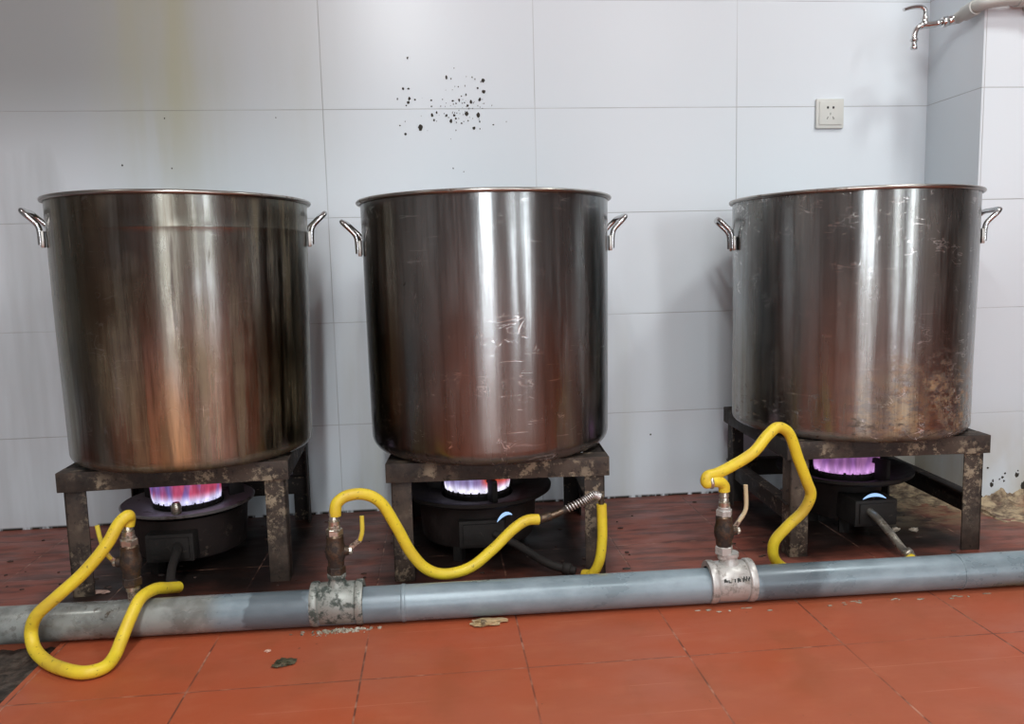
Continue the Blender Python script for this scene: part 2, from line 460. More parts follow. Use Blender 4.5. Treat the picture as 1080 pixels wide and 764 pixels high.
XL, XR, YF, YB, ZT = -2.4, 6.0, -7.0, 0.0, 2.6
# floor with a cut-out for the drain channel at the left
bm = bmesh.new()
def slab(bm, x0, x1, y0, y1): box(bm, x0, x1, y0, y1, -.12, 0)
DX, DY0, DY1 = -.462, -1.30, -.748
slab(bm, DX, XR, YF, YB); slab(bm, XL, DX, DY1, YB); slab(bm, XL, DX, YF, DY0)
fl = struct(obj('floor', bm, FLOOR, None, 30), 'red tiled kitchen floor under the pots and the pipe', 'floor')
# channel bottom: rough black sludge
bm = bmesh.new()
nx, ny = 90, 46
grid = [[None]*(ny+1) for _ in range(nx+1)]
for i in range(nx+1):
    for j in range(ny+1):
        x = DX-.9+.9*i/nx; y = DY0+(DY1-DY0)*j/ny
        n = noise.fractal(Vector((x*16, y*16, 0)), .8, 2.1, 4)
        grid[i][j] = bm.verts.new((x, y, -.018+.010*n))
for i in range(nx):
    for j in range(ny): bm.faces.new((grid[i][j], grid[i+1][j], grid[i+1][j+1], grid[i][j+1]))
g = G('black_sludge')
c = g.mix(g.ramp(g.noise(30, det=6, rough=.7), .35, .7), (.018, .013, .010), (.13, .10, .08))
g.set(Base_Color=c, Roughness=g.ramp(g.noise(12), .3, .7, .25, .8)); g.bump(g.noise(80, det=4), .6, .004)
struct(obj('floor_channel', bm, g.m, None, 60), 'black sludge in the sunken floor channel left of the tiles', 'floor')

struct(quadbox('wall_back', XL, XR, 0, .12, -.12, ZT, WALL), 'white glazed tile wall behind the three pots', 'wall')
bm = bmesh.new(); box(bm, 1.793, XR, -.244, 0, -.0, ZT, .002)
struct(obj('wall_right', bm, WALL, None, 30), 'projecting white tiled wall at the right edge', 'wall')
struct(quadbox('wall_left', XL-.12, XL, -3.2, YB, -.12, ZT, SIDEW), 'tiled side wall beyond the left edge', 'wall')
struct(quadbox('wall_left', XL-.12, XL, YF, -3.2, -.12, ZT, FARWALL), 'side wall beyond the left edge', 'wall')
struct(quadbox('wall_side', XR, XR+.12, YF, YB, -.12, ZT, FARWALL), 'side wall beyond the right edge', 'wall')
struct(quadbox('ceiling', XL, XR, YF, YB, ZT, ZT+.1, CEIL), 'pale kitchen ceiling', 'ceiling')
# far wall (behind the viewer), tall openings added for bright strips on the pots
bm = bmesh.new()
OPEN = ((-.52, -.27), (.12, .38), (2.65, 3.15), (4.25, 5.05))
wz0, wz1 = .12, 2.25
for a, b in zip((XL,)+tuple(o[1] for o in OPEN), tuple(o[0] for o in OPEN)+(XR,)): box(bm, a, b, YF-.12, YF, -.12, ZT)
for a, b in OPEN:
    box(bm, a, b, YF-.12, YF, -.12, wz0); box(bm, a, b, YF-.12, YF, wz1, ZT)
struct(obj('wall_far', bm, FARWALL, None, 30), 'plastered wall opposite the pots', 'wall')

# ------------------------------------------------------------------ stock pots
def make_pot(name, label, loc, rb, rt, H, mat, rotz, tilt=(0, 0), band=False, k=.022, hz=.120):
    t = thing(name, label, 'pot', loc, 0, 'big steel stock pots on the burners')
    t.rotation_euler = (tilt[0], tilt[1], 0)
    bm = bmesh.new()
    prof = [(0, 0.0), (rb-k, 0.0)]
    for i in range(1, 8):
        a = PI/2*i/8
        prof.append((rb-k+k*math.sin(a), k-k*math.cos(a)))
    for i in range(0, 15):
        z = k+(H-k-.004)*i/14
        r = rb+(rt-rb)*(z-k)/(H-k)
        prof.append((r, z))
        if band and i == 12:
            prof.append((r+.0002, z+.012)); prof.append((r+.0006, z+.0135)); prof.append((r+.0006, z+.0165)); prof.append((r+.0002, z+.018))
    if band: prof = [p for p in prof if True]
    prof.sort(key=lambda p: (p[1], p[0]))
    th = .003
    prof += [(rt-th, H-.004), (rb-th, k), (rb-k, th), (0, th)]
    vs = lathe(bm, prof, 128)
    # slightly dented wall
    for v in vs:
        rr = math.hypot(v.co.x, v.co.y)
        if rr > .1:
            d = .0022*noise.noise(Vector((v.co.x*5+loc[0]*9, v.co.y*5, v.co.z*3)))
            v.co.x *= 1+d/rr; v.co.y *= 1+d/rr
    body = obj('body', bm, mat, t, 35)
    bm = bmesh.new()   # rolled rim
    rr = []
    for i in range(14):
        a = 2*PI*i/14
        rr.append((rt+.0035+.0055*math.cos(a), H-.001+.0048*math.sin(a)))
    lathe(bm, rr, 128, None, True)
    obj('rim', bm, RIM, t, 60)
    for s in (0, PI):
        bm = bmesh.new()
        w = .060; zb = H-hz; rr_ = rb+(rt-rb)*.85
        pts = []
        def pt(out, side, z): return (rr_+out, side, z)
        path = [pt(.004, -w, zb), pt(.006, -w, zb+.035), pt(.010, -w, zb+.045), pt(.030, -w, zb+.066), pt(.038, -w+.006, zb+.074), pt(.040, -w+.016, zb+.076),
                pt(.040, 0, zb+.076), pt(.040, w-.016, zb+.076), pt(.038, w-.006, zb+.074), pt(.030, w, zb+.066), pt(.010, w, zb+.045), pt(.006, w, zb+.035), pt(.004, w, zb)]
        tube(bm, smooth_path(path, 6), .0062, 12)
        M = Matrix.Rotation(rotz+s, 4, 'Z')
        bmesh.ops.transform(bm, matrix=M, verts=bm.verts)
        h = obj('handle', bm, HANDLE, t, 60)
        # weld pads
        for sd in (-w, w):
            bm = bmesh.new()
            box(bm, rr_-.004, rr_+.0035, sd-.010, sd+.010, zb-.006, zb+.030, .002)
            bmesh.ops.transform(bm, matrix=M, verts=bm.verts)
            obj('weld_plate', bm, RIM, h, 40)
    return t

ZS1, ZS2, ZS3 = .288, .279, .286
make_pot('stock_pot', 'large stainless stock pot with dark vertical burn streaks, above the left stand', (-.302, -.350, ZS1+.0035), .275, .288, .592, POT1, R(14), (0, R(.6)), True, .020, .100)
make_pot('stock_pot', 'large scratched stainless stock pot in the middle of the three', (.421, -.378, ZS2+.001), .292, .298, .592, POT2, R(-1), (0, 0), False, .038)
make_pot('stock_pot', 'large stainless stock pot with rust patches low on its right side, beside the corner', (1.362, -.362, ZS3+.001), .288, .292, .580, POT3, R(-17), (0, 0), False, .020)

# ------------------------------------------------------------------ iron stands
def angle_leg(bm, x, y, sx, sy, z1, w=.046, t=.005):
    """L-section leg, corner at (x,y), flanges running inwards"""
    box(bm, min(x, x+sx*w), max(x, x+sx*w), min(y, y+sy*t), max(y, y+sy*t), 0, z1, .0012)
    box(bm, min(x, x+sx*t), max(x, x+sx*t), min(y, y+sy*w), max(y, y+sy*w), 0, z1, .0012)

def make_stand(label, loc, rotz, S, H, lower=True, rear=False):
    t = thing('burner_stand', label, 'stand', loc, rotz, 'angle iron stands carrying the pots')
    h = S/2; rh = .044
    # top rails: angle section, vertical flange outside + top flange
    def rail(p, q, mat, inward):
        bm = bmesh.new()
        p = Vector(p); q = Vector(q)
        inw = Vector(inward)
        beam(bm, p+inw*.004, q+inw*.004, .008, rh, .0015)
        beam(bm, p+inw*.026+Vector((0, 0, rh/2-.004)), q+inw*.026+Vector((0, 0, rh/2-.004)), .048, .008, .0015)
        return obj('rail', bm, mat, t, 35)
    z = H-rh/2
    rail((-h, -h, z), (h, -h, z), IRONFRONT, (0, 1, 0))
    rail((-h, h, z), (h, h, z), IRON, (0, -1, 0))
    rail((-h, -h+.009, z-.0006), (-h, h-.009, z-.0006), IRON, (1, 0, 0))
    rail((h, -h+.009, z-.0006), (h, h-.009, z-.0006), IRON, (-1, 0, 0))
    for sx in (-1, 1):
        for sy in (-1, 1):
            bm = bmesh.new()
            angle_leg(bm, sx*(h-.010), sy*(h-.010), -sx, -sy, H-.010)
            obj('leg', bm, IRONFRONT if sy < 0 else IRON, t, 35)
    def lowrail(p, q, hgt=.050):
        bm = bmesh.new(); beam(bm, p, q, .006, hgt, .0012)
        beam(bm, Vector(p)+Vector((0, 0, hgt/2)), Vector(q)+Vector((0, 0, hgt/2)), .030, .005, .001)
        obj('lower_rail', bm, IRON, t, 35)
    i = h-.018
    if lower:
        lowrail((-i, -i+.0, .105), (-i, i, .105)); lowrail((i, -i, .105), (i, i, .105))
    if rear: lowrail((-i, i, .105), (i, i, .105))
    return t

make_stand('sooty angle iron stand under the streaked left pot', (-.312, -.290, 0), R(2.7), .495, ZS1, False, True)
make_stand('sooty angle iron stand under the middle pot', (.436, -.332, 0), R(-3.3), .507, ZS2, True, False)
make_stand('sooty angle iron stand with a low side rail, under the right pot', (1.368, -.338, 0), R(-3.1), .492, ZS3, True, True)

# ------------------------------------------------------------------ burners
def make_burner(label, loc, zt, rt, inlet, fl_mat, pilot, seed, arc=(PI*1.05, PI*1.95), top=.29, kind='tray', rotz=0, rd=.112):
    t = thing('gas_burner', label, 'burner', loc, rotz, 'gas burners lit under the pots')
    rnd = random.Random(seed)
    # drum
    bm = bmesh.new()
    lathe(bm, [(rd-.030, .030), (rd-.012, .034), (rd-.006, .042), (rd, zt-.030), (rd+.004, zt-.014), (rd-.006, zt-.014), (rd-.014, .042), (rd-.030, .038)], 56, None, True)
    obj('drum', bm, DRUM, t, 35)
    # tray / ring
    bm = bmesh.new()
    if kind == 'tray':
        lathe(bm, [(rt-.050, zt-.012), (rt-.006, zt-.006), (rt, zt-.004), (rt+.002, zt), (rt-.002, zt+.003), (rt-.008, zt), (rt-.050, zt-.006), (.082, zt-.008), (.082, zt-.014)], 72, None, True)
        obj('tray', bm, TRAY, t, 35)
    else:
        lathe(bm, [(.092, zt-.022), (rt-.012, zt-.006), (rt, zt+.002), (rt+.001, zt+.010), (rt-.008, zt+.010), (rt-.03, zt+.0), (.092, zt-.010)], 72, None, True)
        obj('tray', bm, CAST, t, 35)
    # cast head with teeth
    bm = bmesh.new()
    lathe(bm, [(0, zt-.030), (.074, zt-.030), (.083, zt-.022), (.084, zt-.002), (.078, zt+.004), (.060, zt+.004), (.056, zt-.004), (0, zt-.006)], 56)
    for k in range(28):
        a = 2*PI*k/28
        M = Matrix.Rotation(a, 4, 'Z')
        box(bm, .060, .083, -.0035, .0035, zt-.004, zt+.010, .001, M)
    obj('burner_head', bm, CAST, t, 35)
    # pot support fingers
    for a in (R(20), R(160), R(270+8*seed)) if kind != 'tray' else (R(25), R(155)):
        bm = bmesh.new()
        M = Matrix.Rotation(a, 4, 'Z')
        box(bm, .098, .135, -.007, .007, zt-.006, zt+.045, .002, M)
        box(bm, .070, .135, -.006, .006, zt+.036, zt+.050, .002, M)
        obj('pan_support', bm, CAST, t, 35)
    # feet
    for a in (R(30), R(150), R(270-25)):
        bm = bmesh.new(); M = Matrix.Rotation(a, 4, 'Z')
        box(bm, rd-.035, rd-.010, -.012, .012, 0, .045, .002, M)
        obj('foot', bm, CAST, t, 35)
    # air box and gas inlet at the front
    bm = bmesh.new()
    box(bm, -.055, .055, -.165, -rd+.03, .045, .112, .004)
    box(bm, -.045, .045, -.170, -.163, .053, .104, .002)
    ab = obj('air_box', bm, CAST, t, 35)
    bm = bmesh.new()
    tube(bm, smooth_path(inlet, 8), .0095, 14)
    d = (Vector(inlet[-1])-Vector(inlet[-2])).normalized()
    hexnut(bm, Vector(inlet[-1])-d*.030, Vector(inlet[-1])-d*.012, .014)
    obj('inlet_pipe', bm, NICKEL if kind == 'box' else CAST, t, 50)
    # flame tongues around the head
    bm = bmesh.new()
    H = top-zt
    n = 26
    for k in range(n):
        a = arc[0]+(arc[1]-arc[0])*(k+.5)/n + rnd.uniform(-.02, .02)
        hh = H*rnd.uniform(.72, 1.0)
        w = .0085*rnd.uniform(.8, 1.3)
        prof = [(w*.75, 0), (w*1.05, hh*.12), (w, hh*.35), (w*.75, hh*.62), (w*.4, hh*.85), (.0005, hh)]
        lean = rnd.uniform(-.006, .010)
        vs = lathe(bm, prof, 10)
        for v in vs:
            q = (v.co.z/hh)
            v.co.x *= .8
            v.co.x += .078+lean*q+.012*q*q
        bmesh.ops.transform(bm, matrix=Matrix.Rotation(a, 4, 'Z'), verts=vs)
    # inner ring of shorter tongues
    for k in range(14):
        a = 2*PI*k/14; hh = H*rnd.uniform(.5, .8)
        vs = lathe(bm, [(.008, 0), (.010, hh*.2), (.007, hh*.6), (.0005, hh)], 8)
        for v in vs: v.co.x += .045
        bmesh.ops.transform(bm, matrix=Matrix.Rotation(a, 4, 'Z'), verts=vs)
    f = obj('flame', bm, fl_mat, t, 60)
    f.location = (0, 0, zt+.006)
    f['kind'] = 'stuff'
    if pilot:
        bm = bmesh.new()
        (px, py, pz), rx, mat, tl = pilot
        rod(bm, (px, py+.03, pz-.03), (px, py+.006, pz-.004), .006)
        obj('pilot_nozzle', bm, CAST, t)
        bm = bmesh.new()
        pts = [(px+q*rx, py, pz-.010*q*q+tl*q) for q in [(-1+2*k/12) for k in range(13)]]
        tube(bm, pts, lambda q: .0006+.0036*math.sin(PI*q)**.8, 12)
        pf = obj('pilot_flame', bm, mat, t, 60); pf['label'] = 'small pale blue pilot flame'
    return t

F1 = mat_flame('flame_pink_blue', (.70, .68, 1.0), (.30, .20, .62), (.85, .12, .24), 1.05, .115)
F2 = mat_flame('flame_violet_orange', (.85, .82, 1.0), (.50, .44, .85), (.42, .28, .60), 1.15, .110, (1.0, .13, .05))
F3 = mat_flame('flame_magenta', (.70, .36, .80), (.50, .20, .62), (.62, .26, .60), .85, .120)
PB = mat_emit('pilot_blue', (.40, .62, 1.0), 1.3)
make_burner('lit gas burner with a wide pale tray and pink flames, under the left pot', (-.345, -.305, 0), .150, .158,
            [(.02, -.168, .085), (.028, -.20, .082), (.034, -.26, .065), (.050, -.32, .050), (.075, -.360, .058)], F1, None, 1, (PI*1.02, PI*1.98), .270, 'tray', 0, .140)
make_burner('lit gas burner with white and orange flames, under the middle pot', (.385, -.330, 0), .148, .190,
            [(.03, -.168, .080), (.08, -.20, .060), (.15, -.26, .030), (.205, -.285, .020)], F2, ((.055, -.175, .128), .018, PB, .008), 2, (PI*1.0, PI*2.0), .255, 'ring', 0, .150)
make_burner('lit gas burner with purple flames, under the right pot', (1.372, -.340, 0), .150, .172,
            [(-.02, -.168, .085), (-.018, -.19, .080), (-.010, -.24, .055), (-.006, -.29, .030), (-.004, -.33, .022)], F3, ((-.010, -.172, .128), .030, PB, 0), 3, (PI*1.0, PI*2.0), .265, 'box', 0, .095)

# bolt with a pale cap standing on the left tray
bm = bmesh.new()
lathe(bm, [(0, 0), (.010, 0), (.012, .006), (.012, .020), (.008, .028), (0, .030)], 16, Matrix.Translation((-.333, -.440, .152)))
tag(obj('knob', bm, NICKEL), 'small pale metal cap standing on the front lip of the left burner tray', 'cap')

# ------------------------------------------------------------------ main gas pipe
PR_ = .0362
A = Vector((-2.2, -.752-.0195*1.6, PR_)); B = Vector((2.9, -.752-.0195*3.5, PR_))
def pax(x):
    return Vector((x, -.752-.0195*(x+.6), PR_+.0005))
main = thing('gas_pipe', 'long grey painted gas pipe lying on the floor across the whole front', 'pipe', (pax(.42).x, pax(.42).y, 0))
O = -Vector((pax(.42).x, pax(.42).y, 0))
def mobj(name, bm, mat, parent=None, smooth=40):
    """mesh in world coordinates, parented under the pipe"""
    o = obj(name, bm, mat, parent or main, smooth)
    if parent is None: o.location = O
    return o
bm = bmesh.new(); rod(bm, pax(-1.6), pax(2.9), PR_, 48)
mobj('pipe_run', bm, PIPE)
for x, w in ((.208, .006), (1.39, .004)):
    bm = bmesh.new()
    lathe(bm, [(PR_-.002, -w), (PR_+.0012, -w*.6), (PR_+.0016, 0), (PR_+.0012, w*.6), (PR_-.002, w)], 40, axis(pax(x), pax(x+.1)))
    mobj('weld_seam', bm, PIPE)

def tee(x, mat, w=.052, label=None):
    bm = bmesh.new()
    c = pax(x); X = (pax(x+.1)-pax(x)).normalized()
    r = PR_
    prof = [(r-.004, -w), (r+.0075, -w), (r+.0085, -w+.003), (r+.0085, -w+.013), (r+.0070, -w+.015), (r+.0035, -w+.016), (r+.0058, -w+.019), (r+.0062, 0), (r+.0058, w-.019), (r+.0035, w-.016),
            (r+.0070, w-.015), (r+.0085, w-.013), (r+.0085, w-.003), (r+.0075, w), (r-.004, w)]
    lathe(bm, prof, 48, axis(c, c+X))
    bmesh.ops.translate(bm, verts=bm.verts, vec=(0, 0, .008))
    # branch boss with a collar
    lathe(bm, [(.022, PR_*.6), (.020, PR_+.010), (.0165, PR_+.016), (.0165, PR_+.022), (.019, PR_+.023), (.019, PR_+.030), (.0, PR_+.030)], 32, Matrix.Translation(c+Vector((0, 0, .004))))
    o = mobj('tee_fitting', bm, mat)
    if label: o['label'] = label
    return o
t1 = tee(.076, FITOLD, .052, 'corroded grey tee fitting with white scale')
t2 = tee(.888, FITTING, .048, 'pale galvanised tee fitting')
# faint stencilled marks on the right tee (read as small dark strokes)
def strokes(bm, x0, marks, size, ang0):
    for (u, v0, v1, w) in marks:
        for sgn in (1,):
            rr = PR_+.0064
            pts = []
            for k in range(3):
                v = v0+(v1-v0)*k/2
                an = ang0+v*size/rr
                cc = pax(x0+u*size)+Vector((0, 0, .008))
                pts.append(cc+Vector((0, -math.cos(an)*rr, math.sin(an)*rr)))
            tube(bm, pts, w, 6)
bm = bmesh.new()
marks = []
for ch, u in (('D', 0), ('L', 1.0), ('.', 1.9), ('J', 2.6), ('I', 3.6), ('N', 4.3), ('E', 5.5)):
    pass
S = .0096
for (u, a, b, w) in ((0, 0, .7, .0007), (.25, .1, .75, .0008), (.55, 0, .5, .0007), (.95, -.1, .5, .0008), (1.3, -.1, .2, .0007), (2.3, 0, .7, .0006), (2.9, -.1, .8, .0008), (3.15, .1, .9, .0008), (3.4, 0, .7, .0008),
                     (4.1, 0, .8, .0008), (4.35, .3, 1.1, .0008), (4.7, .1, .6, .0008), (4.9, .5, 1.1, .0008), (5.3, .2, .7, .0007), (5.5, .5, 1.0, .0007)):
    for e in (0, .25):
        marks.append((u+e*.5, a, b, w))
strokes(bm, .863, marks, S, .30)
o = mobj('stencil_mark', bm, INK)
o['label'] = 'small dark stamped characters'
# crusty scale under the left tee
bm = bmesh.new(); rnd = random.Random(5)
for k in range(120):
    u = rnd.gauss(0, 1); far = abs(rnd.gauss(0, .009))
    q = max(.3, 1-far*35)
    blob(bm, (.078+u*.032, -.795-far, .0010), (q*rnd.uniform(.002, .008), q*rnd.uniform(.0015, .004), q*rnd.uniform(.001, .005)), k, 1)
SCALE = mat_rust('pale_lime_scale', (.22, .19, .13), (.42, .38, .30), (.62, .60, .52), .6)
tag(obj('lime_scale', bm, SCALE), 'crumbly pale scale on the floor below the corroded tee', 'debris', None, 'stuff')

# ------------------------------------------------------------------ ball valves
def make_valve(label, x, rod_mat, lever_pts, grip_mat, top, dirty, gripn, z0=.068):
    base = pax(x)
    t = thing('gas_valve', label, 'valve', (base.x, base.y, 0), 0, 'ball valves standing on the floor pipe')
    body = BRASSD; light = FITTING if not dirty else NICKEL
    def V(z): return Vector((0, 0, z))
    bm = bmesh.new(); rod(bm, V(z0), V(.098), .0105); rod(bm, V(.094), V(.108), .0135)
    obj('nipple', bm, light, t)
    bm = bmesh.new(); hexnut(bm, V(.104), V(.122), .0185)
    obj('lower_nut', bm, light if not dirty else BRASSD, t, 30)
    bm = bmesh.new()
    lathe(bm, [(0, .120), (.0150, .120), (.0165, .126), (.0165, .134), (.0195, .142), (.0205, .152), (.0195, .163), (.0175, .170), (.0175, .184), (.015, .188), (0, .188)], 28)
    # stem boss to the right
    sx = 1 if lever_pts[0][0] > 0 else -1
    rod(bm, (sx*.010, 0, .153), (sx*.027, 0, .153), .010, 16)
    obj('valve_body', bm, body, t, 30)
    bm = bmesh.new(); hexnut(bm, V(.186), V(.200), .0170); rod(bm, V(.199), V(.206), .0125)
    obj('upper_nut', bm, light, t, 30)
    bm = bmesh.new()
    lathe(bm, [(0, .205), (.0115, .205), (.0115, .215), (.0085, .216), (.0100, .219), (.0085, .226), (.0100, .228), (.0085, .236), (0, top)], 20)
    obj('hose_barb', bm, NICKEL, t, 30)
    bm = bmesh.new()
    P = [Vector(p) for p in lever_pts]
    hexnut(bm, (sx*.026, 0, .153), (sx*.034, 0, .153), .0075)
    for a, b in zip(P, P[1:gripn+1]): beam(bm, a, b, .010, .0030, .0006, Vector((0, 1, 0)) if abs((b-a).normalized().y) < .9 else Vector((0, 0, 1)))
    lv = obj('lever', bm, NICKEL, t, 40)
    bm = bmesh.new(); tube(bm, smooth_path(P[gripn-1:], 5), .0045, 10)
    obj('lever_grip', bm, grip_mat, lv, 50)
    return t
make_valve('ball valve below the left hose, brass with its yellow lever turned left', -.323, None, [(-.024, 0, .150), (-.034, -.004, .162), (-.044, -.006, .178), (-.050, -.008, .205), (-.054, -.008, .232)], YGRIP, .238, True, 2)
make_valve('ball valve on the corroded tee with a short yellow lever', .076, None, [(.024, 0, .152), (.036, -.002, .164), (.050, -.004, .174), (.055, -.006, .190), (.056, -.006, .224)], YGRIP, .238, True, 3)
make_valve('ball valve on the clean pale tee with a cream lever', .876, None, [(.022, 0, .158), (.030, -.002, .172), (.040, -.002, .186), (.046, -.002, .200), (.045, -.002, .250)], PGRIP, .244, False, 2)

# ------------------------------------------------------------------ hoses
def hose_bm(pts, r=.0118):
    bm = bmesh.new(); tube(bm, smooth_path(pts, 9), r, 18); return bm
h1 = [(-.322, -.757, .226), (-.319, -.757, .240), (-.318, -.765, .248), (-.330, -.774, .239), (-.352, -.790, .200), (-.392, -.806, .153), (-.440, -.820, .112), (-.474, -.826, .082), (-.487, -.824, .052), (-.478, -.838, .026), (-.447, -.868, .0145),
      (-.401, -.905, .0135), (-.350, -.928, .0135), (-.324, -.915, .0135), (-.318, -.882, .017), (-.314, -.848, .038), (-.307, -.822, .064), (-.298, -.790, .0885), (-.286, -.745, .0885), (-.274, -.700, .072), (-.266, -.668, .060)]
t = thing('gas_hose', 'yellow hose looping over the pipe and onto the floor at the left', 'hose', (-.35, -.928, 0), 0, 'yellow gas hoses')
def under(t, name, bm, mat, smooth=60):
    o = obj(name, bm, mat, t, smooth); o.location = -t.location; return o
under(t, 'hose_tube', hose_bm(h1), HOSE)

h2 = [(.079, -.765, .226), (.080, -.765, .238), (.083, -.763, .250), (.100, -.757, .262), (.135, -.75, .263), (.165, -.742, .245), (.197, -.732, .186), (.225, -.722, .124), (.255, -.712, .084), (.291, -.704, .067), (.346, -.695, .074), (.399, -.682, .108), (.448, -.670, .148), (.476, -.665, .162), (.502, -.660, .161)]
t = thing('gas_hose', 'yellow hose sagging in front of the middle stand, spliced with a silver spring', 'hose', (.30, -.70, 0), 0, 'yellow gas hoses')
under(t, 'hose_tube', hose_bm(h2), HOSE)
bm = bmesh.new()
core = smooth_path([(.496, -.661, .161), (.534, -.658, .168), (.571, -.656, .182), (.604, -.655, .196), (.628, -.655, .208), (.641, -.655, .200), (.6435, -.655, .180)], 8)
tube(bm, core, lambda q: .0075 if q < .55 else .0062, 12)
rod(bm, (.500, -.661, .161), (.530, -.659, .167), .0098, 16)
under(t, 'connector', bm, BRASSD)
bm = bmesh.new()   # wire spring wrapped round the splice
cp = smooth_path([(.566, -.656, .180), (.604, -.655, .196), (.628, -.655, .208), (.640, -.655, .202)], 60)
hel = []
n = len(cp)
for i, p in enumerate(cp):
    T = (cp[min(i+1, n-1)]-cp[max(i-1, 0)]).normalized(); Nn = T.cross(Vector((0, 1, 0))).normalized(); Bb = T.cross(Nn)
    a = i/n*2*PI*19
    hel.append(p+Nn*(.0082*math.cos(a))+Bb*(.0082*math.sin(a)))
tube(bm, hel, .0016, 6)
under(t, 'wire_spring', bm, BRAID)
h2c = [(.6435, -.655, .186), (.644, -.656, .150), (.643, -.657, .100), (.636, -.657, .055), (.622, -.650, .026), (.606, -.632, .018)]
under(t, 'tail_hose', hose_bm(h2c, .0112), HOSE)
h3 = [(.876, -.781, .238), (.875, -.781, .250), (.866, -.784, .259), (.850, -.787, .262), (.836, -.787, .260), (.838, -.785, .272), (.860, -.779, .276), (.892, -.770, .286), (.947, -.76, .313), (.982, -.75, .346), (1.005, -.745, .360), (1.030, -.74, .348), (1.057, -.735, .286), (1.079, -.73, .235), (1.091, -.725, .204), (1.079, -.72, .169), (1.043, -.715, .131), (1.018, -.708, .096), (1.020, -.700, .060), (1.045, -.690, .030), (1.089, -.686, .018), (1.143, -.685, .016), (1.20, -.685, .016), (1.27, -.686, .0145), (1.335, -.683, .016), (1.366, -.670, .022)]
t = thing('gas_hose', 'yellow hose rising in a kinked arch in front of the right pot', 'hose', (1.09, -.69, 0), 0, 'yellow gas hoses')
under(t, 'hose_tube', hose_bm(h3), HOSE)
bm = bmesh.new()
lathe(bm, [(.0120, 0), (.0134, .001), (.0134, .006), (.0120, .007)], 24, axis((.849, -.787, .261), (.836, -.787, .260)), True)
under(t, 'clamp', bm, NICKEL)

# ------------------------------------------------------------------ wall socket
t = thing('wall_socket', 'square white five-hole wall socket near the upper right corner', 'socket', (1.484, 0, 1.101))
bm = bmesh.new(); box(bm, -.043, .043, -.009, 0, 0, .086, .003)
obj('back_box', bm, SOCK, t)
bm = bmesh.new(); box(bm, -.0345, .0345, -.0115, -.006, .010, .078, .002)
obj('face_plate', bm, SOCK, t)
def slot(x, z, w, h, a):
    box(bm, -w/2, w/2, -.0128, -.0095, -h/2, h/2, .0008, Matrix.Translation((x, 0, z)) @ Matrix.Rotation(a, 4, 'Y'))
for s in (-.0085, .0085):
    bm = bmesh.new(); slot(s, .060, .0058, .0062, 0); obj('round_pin_hole', bm, DARK, t)
GH = mat_plain('grey_hole', (.30, .31, .28), .6)
for a in ((-.009, .030, .0026, .0085, R(28)), (.009, .030, .0026, .0085, R(-28)), (0, .042, .0022, .007, 0)):
    bm = bmesh.new(); slot(*a); obj('slanted_pin_hole', bm, GH, t)

# ------------------------------------------------------------------ water pipe and tap
t = thing('water_pipe', 'white water pipe running round the top of the projecting wall', 'pipe', (1.85, -.275, 1.385))
def sh(t, name, bm, mat, smooth=50):
    o = obj(name, bm, mat, t, smooth); o.location = -t.location; return o
bm = bmesh.new()
tube(bm, smooth_path([(2.6, -.272, 1.388), (2.2, -.272, 1.388), (1.90, -.272, 1.387), (1.815, -.272, 1.383), (1.776, -.262, 1.378), (1.766, -.235, 1.374), (1.763, -.20, 1.370), (1.762, -.175, 1.367)], 8), .0155, 18)
sh(t, 'supply_pipe', bm, UPPIPE)
bm = bmesh.new()
lathe(bm, [(.0155, -.022), (.0195, -.022), (.0195, .022), (.0155, .022)], 24, axis((1.885, -.272, 1.387), (2.0, -.272, 1.387)), True)
sh(t, 'coupling', bm, UPPIPE)
bm = bmesh.new()
lathe(bm, [(.0155, -.02), (.0200, -.02), (.0200, .02), (.0155, .02)], 24, axis((1.765, -.225, 1.3725), (1.763, -.19, 1.369)), True)
sh(t, 'coupling', bm, UPPIPE)
bm = bmesh.new()
box(bm, 1.900, 1.916, -.290, -.242, 1.366, 1.380, .002); tube(bm, [(1.908, -.247, 1.372), (1.908, -.258, 1.357)], .006, 8)
sh(t, 'clip', bm, UPPIPE)

t = thing('water_tap', 'small chrome water tap with a curved lever at the top right corner', 'tap', (1.70, -.165, 1.35))
bm = bmesh.new()
rod(bm, (1.764, -.172, 1.366), (1.738, -.168, 1.361), .0125); hexnut(bm, (1.738, -.168, 1.361), (1.722, -.167, 1.358), .0150)
rod(bm, (1.722, -.167, 1.358), (1.700, -.166, 1.354), .0085)
sh(t, 'inlet_nut', bm, CHROME)
bm = bmesh.new()
tube(bm, smooth_path([(1.704, -.166, 1.354), (1.685, -.166, 1.352), (1.666, -.166, 1.350), (1.650, -.166, 1.341), (1.643, -.167, 1.325), (1.642, -.167, 1.312)], 8), lambda q: .0095 if q < .5 else .0078, 16)
rod(bm, (1.672, -.166, 1.348), (1.672, -.166, 1.372), .0095)
sh(t, 'spout', bm, CHROME)
bm = bmesh.new(); rod(bm, (1.642, -.167, 1.314), (1.642, -.167, 1.308), .0105); rod(bm, (1.642, -.167, 1.308), (1.642, -.167, 1.292), .0075); rod(bm, (1.642, -.167, 1.294), (1.642, -.167, 1.286), .0095)
sh(t, 'nozzle', bm, CHROME)
bm = bmesh.new()
rod(bm, (1.672, -.166, 1.370), (1.672, -.166, 1.378), .0075)
hp = smooth_path([(1.672, -.166, 1.377), (1.670, -.167, 1.392), (1.660, -.168, 1.398), (1.642, -.170, 1.398), (1.622, -.173, 1.394), (1.604, -.176, 1.388)], 8)
tube(bm, hp, lambda q: .0065 if q < .3 else .0065-.002*q, 12)
sh(t, 'lever', bm, CHROME)

